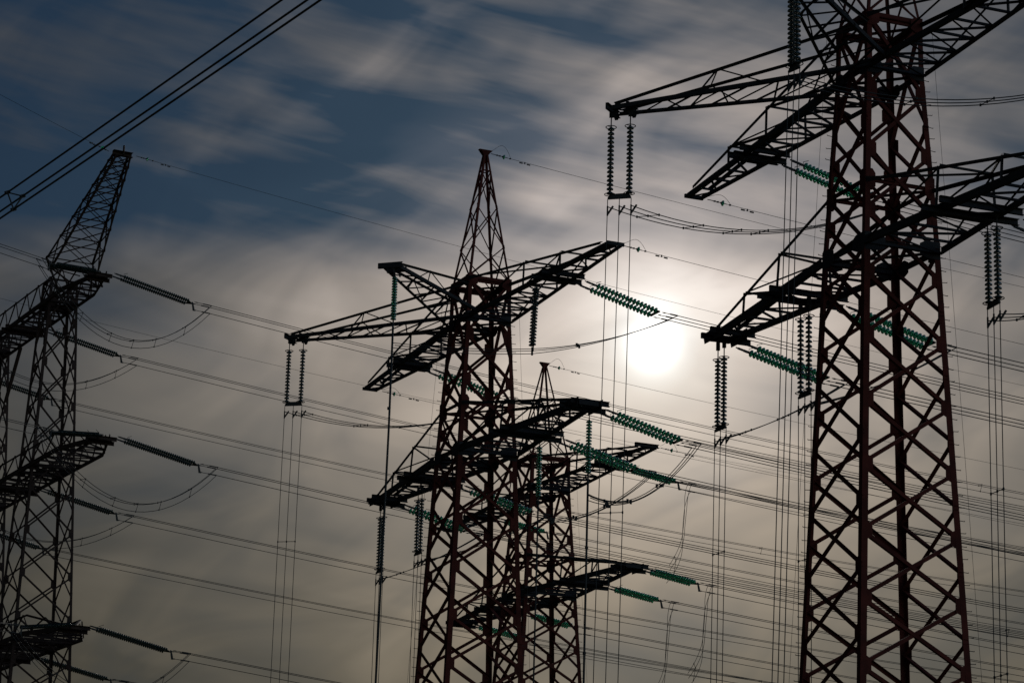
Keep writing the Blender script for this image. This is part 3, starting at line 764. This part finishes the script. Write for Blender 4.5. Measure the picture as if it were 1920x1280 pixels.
# ------------------------------------------------------------------ sun and sky
def lin(c): 
    return tuple((x / 255 / 12.92) if x / 255 <= .04045 else ((x / 255 + .055) / 1.055) ** 2.4 for x in c)
def px_dir(x, y):
    v = r2 * ((x - 960) / FPX) + u2 * ((640 - y) / FPX) + fw; return v.normalized()
SUN = px_dir(1225, 645)
sun_el = math.asin(SUN.z); sun_az = math.atan2(SUN.x, SUN.y)
sl = bpy.data.lights.new('sun', 'SUN'); sl.energy = .8; sl.angle = R(10.0); sl.color = (1, .93, .84)
so = bpy.data.objects.new('sun', sl); COL.objects.link(so); so.rotation_mode = 'QUATERNION'
so.rotation_quaternion = Vector((0, 0, 1)).rotation_difference(SUN); so.location = (0, 0, 80)

world = bpy.data.worlds.new('World'); scene.world = world; world.use_nodes = True
nt = world.node_tree; nt.nodes.clear(); NN = nt.nodes.new; LK = nt.links.new
def math_(op, a, b=None, c=None, clamp=False):
    n = NN('ShaderNodeMath'); n.operation = op; n.use_clamp = clamp
    for i, x in enumerate((a, b, c)):
        if x is None: continue
        if isinstance(x, (int, float)): n.inputs[i].default_value = x
        else: LK(x, n.inputs[i])
    return n.outputs[0]
tc = NN('ShaderNodeTexCoord'); sep = NN('ShaderNodeSeparateXYZ'); LK(tc.outputs['Generated'], sep.inputs[0])
X, Y, Z = sep.outputs
AZ = math_('MULTIPLY', math_('ARCTAN2', X, Y), 57.29578)          # compass bearing in degrees
EL = math_('MULTIPLY', math_('ARCSINE', Z), 57.29578)             # elevation in degrees
uv = NN('ShaderNodeCombineXYZ'); LK(AZ, uv.inputs[0]); LK(EL, uv.inputs[1]); UV = uv.outputs[0]
dot = NN('ShaderNodeVectorMath'); dot.operation = 'DOT_PRODUCT'; LK(tc.outputs['Generated'], dot.inputs[0]); dot.inputs[1].default_value = SUN
TH = math_('MULTIPLY', math_('ARCCOSINE', math_('MINIMUM', dot.outputs['Value'], 1.0)), 57.29578)   # degrees from the sun
def azel(x, y):
    v = px_dir(x, y); return math.degrees(math.atan2(v.x, v.y)), math.degrees(math.asin(v.z))
def bank(x, y, sx, sy, rot, amp):
    """one cloud bank (or gap) at a place in the sky; sizes in hundredths of a degree as seen, rot clockwise"""
    a, e = azel(x, y); mp = NN('ShaderNodeMapping'); mp.vector_type = 'TEXTURE'
    mp.inputs['Location'].default_value = (a, e, 0); mp.inputs['Rotation'].default_value = (0, 0, -R(rot)); mp.inputs['Scale'].default_value = (sx / 86.5, sy / 86.5, 1)
    LK(UV, mp.inputs['Vector'])
    d = NN('ShaderNodeVectorMath'); d.operation = 'DOT_PRODUCT'; LK(mp.outputs[0], d.inputs[0]); LK(mp.outputs[0], d.inputs[1])
    return math_('MULTIPLY', math_('POWER', .36788, d.outputs['Value']), amp)
def ramp(fac, stops, interp='LINEAR'):
    r = NN('ShaderNodeValToRGB'); r.color_ramp.interpolation = interp; els = r.color_ramp.elements
    while len(els) < len(stops): els.new(.5)
    for e, (p, c) in zip(els, stops): e.position = p; e.color = (*c, 1)
    LK(fac, r.inputs['Fac']); return r.outputs['Color']
def mixc(f, a, b, mode='MIX'):
    n = NN('ShaderNodeMix'); n.data_type = 'RGBA'; n.blend_type = mode
    if isinstance(f, (int, float)): n.inputs['Factor'].default_value = f
    else: LK(f, n.inputs['Factor'])
    for i, x in ((6, a), (7, b)):
        if isinstance(x, tuple): n.inputs[i].default_value = (*x, 1)
        else: LK(x, n.inputs[i])
    return n.outputs[2]
def streaks(sx, sy, rot, detail, seed, dist=.35):
    mp = NN('ShaderNodeMapping'); mp.inputs['Rotation'].default_value = (0, 0, R(rot)); mp.inputs['Location'].default_value = (seed, seed * .37, seed * .11)
    mp.inputs['Scale'].default_value = (1, 1, 1); LK(UV, mp.inputs['Vector'])
    m2 = NN('ShaderNodeMapping'); m2.inputs['Scale'].default_value = (sx, sy, 1); LK(mp.outputs[0], m2.inputs['Vector'])
    n = NN('ShaderNodeTexNoise'); n.noise_dimensions = '2D'; n.inputs['Scale'].default_value = 1; n.inputs['Detail'].default_value = detail
    n.inputs['Roughness'].default_value = .5; n.inputs['Distortion'].default_value = dist; LK(m2.outputs[0], n.inputs['Vector'])
    return math_('SUBTRACT', n.outputs['Fac'], .5)

# cover: 0 = open dark-blue sky, 1 = grey veil, >1 = bright veil
base = NN('ShaderNodeMapRange'); base.interpolation_type = 'SMOOTHERSTEP'; LK(EL, base.inputs['Value'])
base.inputs['From Min'].default_value = azel(600, 590)[1]; base.inputs['From Max'].default_value = azel(600, 370)[1]
base.inputs['To Min'].default_value = .92; base.inputs['To Max'].default_value = .10
cover = base.outputs['Result']
BANKS = [ # x, y, half length, half width, tilt, amount
    (1650, 200, 520, 280, 10, .62), (1230, 440, 330, 120, 12, .6), (1330, 170, 240, 60, 14, .22), (480, 480, 330, 50, -12, .16), (700, 560, 260, 60, -14, .22),
    (640, 70, 230, 42, 20, .30), (820, 110, 170, 34, 18, .22), (620, 105, 120, 25, 18, .10), (330, 50, 160, 50, 8, .14),
    (40, 235, 90, 24, 24, .16), (470, 215, 110, 60, 15, .12), (1030, 140, 170, 40, 22, .28), (1180, 150, 150, 34, 14, .36),
    (1000, 30, 160, 50, 15, .12), (1150, 215, 130, 26, 12, .2), (800, 350, 120, 26, 14, .36), (1010, 385, 110, 34, 26, .34), (690, 400, 120, 24, 16, .18), (1130, 340, 130, 40, 14, .3),
    (250, 380, 420, 90, 6, -.2), (110, 90, 260, 60, 14, .12), (400, 250, 160, 50, -30, .12), (300, 330, 110, 30, 14, .08), (90, 430, 160, 60, 0, -.02),
    (720, 12, 170, 40, 8, -.45), (60, 20, 140, 40, 0, -.16), (1090, 62, 150, 32, 12, -.42), (780, 260, 260, 60, 14, -.3), (560, 390, 220, 50, 10, -.16), (1060, 275, 170, 34, 10, -.42), (1010, 330, 90, 16, 14, .2), (1270, 345, 90, 20, 14, .2),
    (1290, 268, 100, 20, 12, -.42), (1020, 425, 120, 24, 10, -.5), (950, 190, 120, 30, 18, -.1), (1870, 350, 120, 50, 0, -.16), (1180, 425, 70, 16, 8, -.12),
    (330, 620, 260, 40, 20, -.2), (60, 560, 200, 120, 10, -.3), (250, 830, 150, 60, 14, -.18), (1310, 905, 100, 45, -16, -.22), (1470, 760, 90, 60, 0, -.26), (1840, 960, 110, 60, 0, -.18),
    (1120, 1230, 260, 60, 30, -.1), (1260, 1190, 160, 70, -25, -.16), (640, 1150, 200, 70, 45, .12), (1420, 930, 110, 50, -16, .16), (1700, 640, 160, 50, -10, -.1)]
for b in BANKS: cover = math_('ADD', cover, bank(*b))
hi = NN('ShaderNodeMapRange'); hi.interpolation_type = 'SMOOTHSTEP'; LK(EL, hi.inputs['Value'])
hi.inputs['From Min'].default_value = azel(900, 560)[1]; hi.inputs['From Max'].default_value = azel(900, 330)[1]; hi.inputs['To Min'].default_value = .16; hi.inputs['To Max'].default_value = .85
st1 = streaks(.22, 1.35, 10, 4, 3.7); st4 = streaks(.4, 3.4, 11, 2, 14.9, .2); st2 = streaks(.13, .62, 12, 2, 5.3, .6); st3 = streaks(.2, .45, -22, 3, 21.3, .8)
cover = math_('ADD', cover, math_('MULTIPLY', math_('ADD', math_('ADD', math_('MULTIPLY', st1, .95), math_('MULTIPLY', st4, .3)), math_('MULTIPLY', st2, .75)), hi.outputs['Result']))
cover = math_('ADD', cover, math_('MULTIPLY', st3, .5))
cover = math_('MAXIMUM', math_('MINIMUM', cover, 1.25), 0.0)
# light of the veil falls off away from the sun
THr = math_('MULTIPLY', TH, math_('ADD', 1.0, math_('ADD', math_('MULTIPLY', st3, -.45), math_('MULTIPLY', st2, -.3))))   # thin and thick cloud shape the glow
f = math_('DIVIDE', THr, 20.0)
veil = ramp(f, [(0, lin((255, 255, 255))), (.031, lin((254, 247, 238))), (.055, lin((242, 229, 216))), (.1, lin((219, 204, 191))), (.19, lin((185, 171, 159))), (.3, lin((154, 143, 133))), (.45, lin((117, 111, 105))), (.65, lin((84, 81, 77))), (1, lin((56, 55, 54)))])
core = math_('MULTIPLY', math_('POWER', .36788, math_('POWER', math_('DIVIDE', THr, .40), 2.0)), 2.2)
low = NN('ShaderNodeMapRange'); LK(EL, low.inputs['Value']); low.inputs['From Min'].default_value = azel(960, 1280)[1]; low.inputs['From Max'].default_value = azel(960, 380)[1]
tint = mixc(low.outputs['Result'], (1.0, .98, .83), (.95, 1.0, 1.09))
dim = NN('ShaderNodeMapRange'); LK(EL, dim.inputs['Value']); dim.inputs['From Min'].default_value = azel(960, 1280)[1]; dim.inputs['From Max'].default_value = azel(960, 800)[1]
dim.inputs['To Min'].default_value = .78; dim.inputs['To Max'].default_value = 1.0
veil = mixc(1.0, veil, tint, 'MULTIPLY')
vd = NN('ShaderNodeVectorMath'); vd.operation = 'SCALE'; LK(veil, vd.inputs[0]); LK(dim.outputs['Result'], vd.inputs['Scale']); veil = vd.outputs[0]
# clear sky showing in the gaps: physical sky, far dimmer than the sunlit veil in this exposure
sky = NN('ShaderNodeTexSky'); sky.sky_type = 'NISHITA'; sky.sun_disc = False; sky.sun_elevation = sun_el; sky.sun_rotation = sun_az; sky.altitude = 200
skyd = NN('ShaderNodeVectorMath'); skyd.operation = 'MULTIPLY'; LK(sky.outputs[0], skyd.inputs[0]); skyd.inputs[1].default_value = (.0006, .0012, .0016)
gap = ramp(f, [(0, lin((120, 118, 124))), (.2, lin((84, 88, 100))), (.38, lin((39, 54, 73))), (.55, lin((31, 46, 66))), (1, lin((25, 40, 60)))])
gap2 = NN('ShaderNodeVectorMath'); gap2.operation = 'ADD'; LK(gap, gap2.inputs[0]); LK(skyd.outputs[0], gap2.inputs[1])
near_sun = NN('ShaderNodeMapRange'); near_sun.interpolation_type = 'SMOOTHSTEP'; LK(TH, near_sun.inputs['Value']); near_sun.inputs['From Min'].default_value = .6; near_sun.inputs['From Max'].default_value = 3.2
near_sun.inputs['To Min'].default_value = 1; near_sun.inputs['To Max'].default_value = 0
cov2 = math_('MAXIMUM', cover, near_sun.outputs['Result'])
col = mixc(math_('MINIMUM', cov2, 1.0), gap2.outputs[0], veil)
over = math_('ADD', 1.0, math_('MULTIPLY', math_('MAXIMUM', math_('SUBTRACT', cover, 1.0), 0.0), .8))
sc_ = NN('ShaderNodeVectorMath'); sc_.operation = 'SCALE'; LK(col, sc_.inputs[0]); LK(over, sc_.inputs['Scale'])
ad = NN('ShaderNodeVectorMath'); ad.operation = 'ADD'; LK(sc_.outputs[0], ad.inputs[0])
cc = NN('ShaderNodeCombineXYZ')
for i, k in enumerate((1.0, .95, .88)): LK(math_('MULTIPLY', core, k), cc.inputs[i])
LK(cc.outputs[0], ad.inputs[1])
# the rest of the sky dome, away from the cloud sheet round the sun
away = NN('ShaderNodeMapRange'); away.interpolation_type = 'SMOOTHSTEP'; LK(TH, away.inputs['Value']); away.inputs['From Min'].default_value = 32; away.inputs['From Max'].default_value = 80
dome = NN('ShaderNodeVectorMath'); dome.operation = 'SCALE'; LK(sky.outputs[0], dome.inputs[0]); side = NN('ShaderNodeVectorMath'); side.operation = 'DOT_PRODUCT'; LK(tc.outputs['Generated'], side.inputs[0]); side.inputs[1].default_value = Vector((.85, -.45, .25)).normalized()
brk = NN('ShaderNodeMapRange'); brk.interpolation_type = 'SMOOTHSTEP'; LK(side.outputs['Value'], brk.inputs['Value']); brk.inputs['From Min'].default_value = .1; brk.inputs['From Max'].default_value = .9
brk.inputs['To Min'].default_value = .004; brk.inputs['To Max'].default_value = .085; LK(brk.outputs['Result'], dome.inputs['Scale'])
full = mixc(away.outputs['Result'], ad.outputs[0], dome.outputs[0])
bg = NN('ShaderNodeBackground'); LK(full, bg.inputs['Color']); bg.inputs['Strength'].default_value = 1.0
out = NN('ShaderNodeOutputWorld'); LK(bg.outputs[0], out.inputs['Surface'])

scene.view_settings.view_transform = 'Standard'; scene.view_settings.look = 'None'
scene.view_settings.exposure = 0; scene.view_settings.gamma = 1
scene.render.engine = 'CYCLES'
scene.cycles.max_bounces = 8; scene.cycles.transmission_bounces = 8; scene.cycles.transparent_max_bounces = 8
scene.cycles.use_denoising = False
scene.cycles.caustics_reflective = False; scene.cycles.sample_clamp_indirect = 3; scene.cycles.sample_clamp_direct = 2.5; scene.cycles.blur_glossy = .5
scene.cycles.filter_width = 1.5
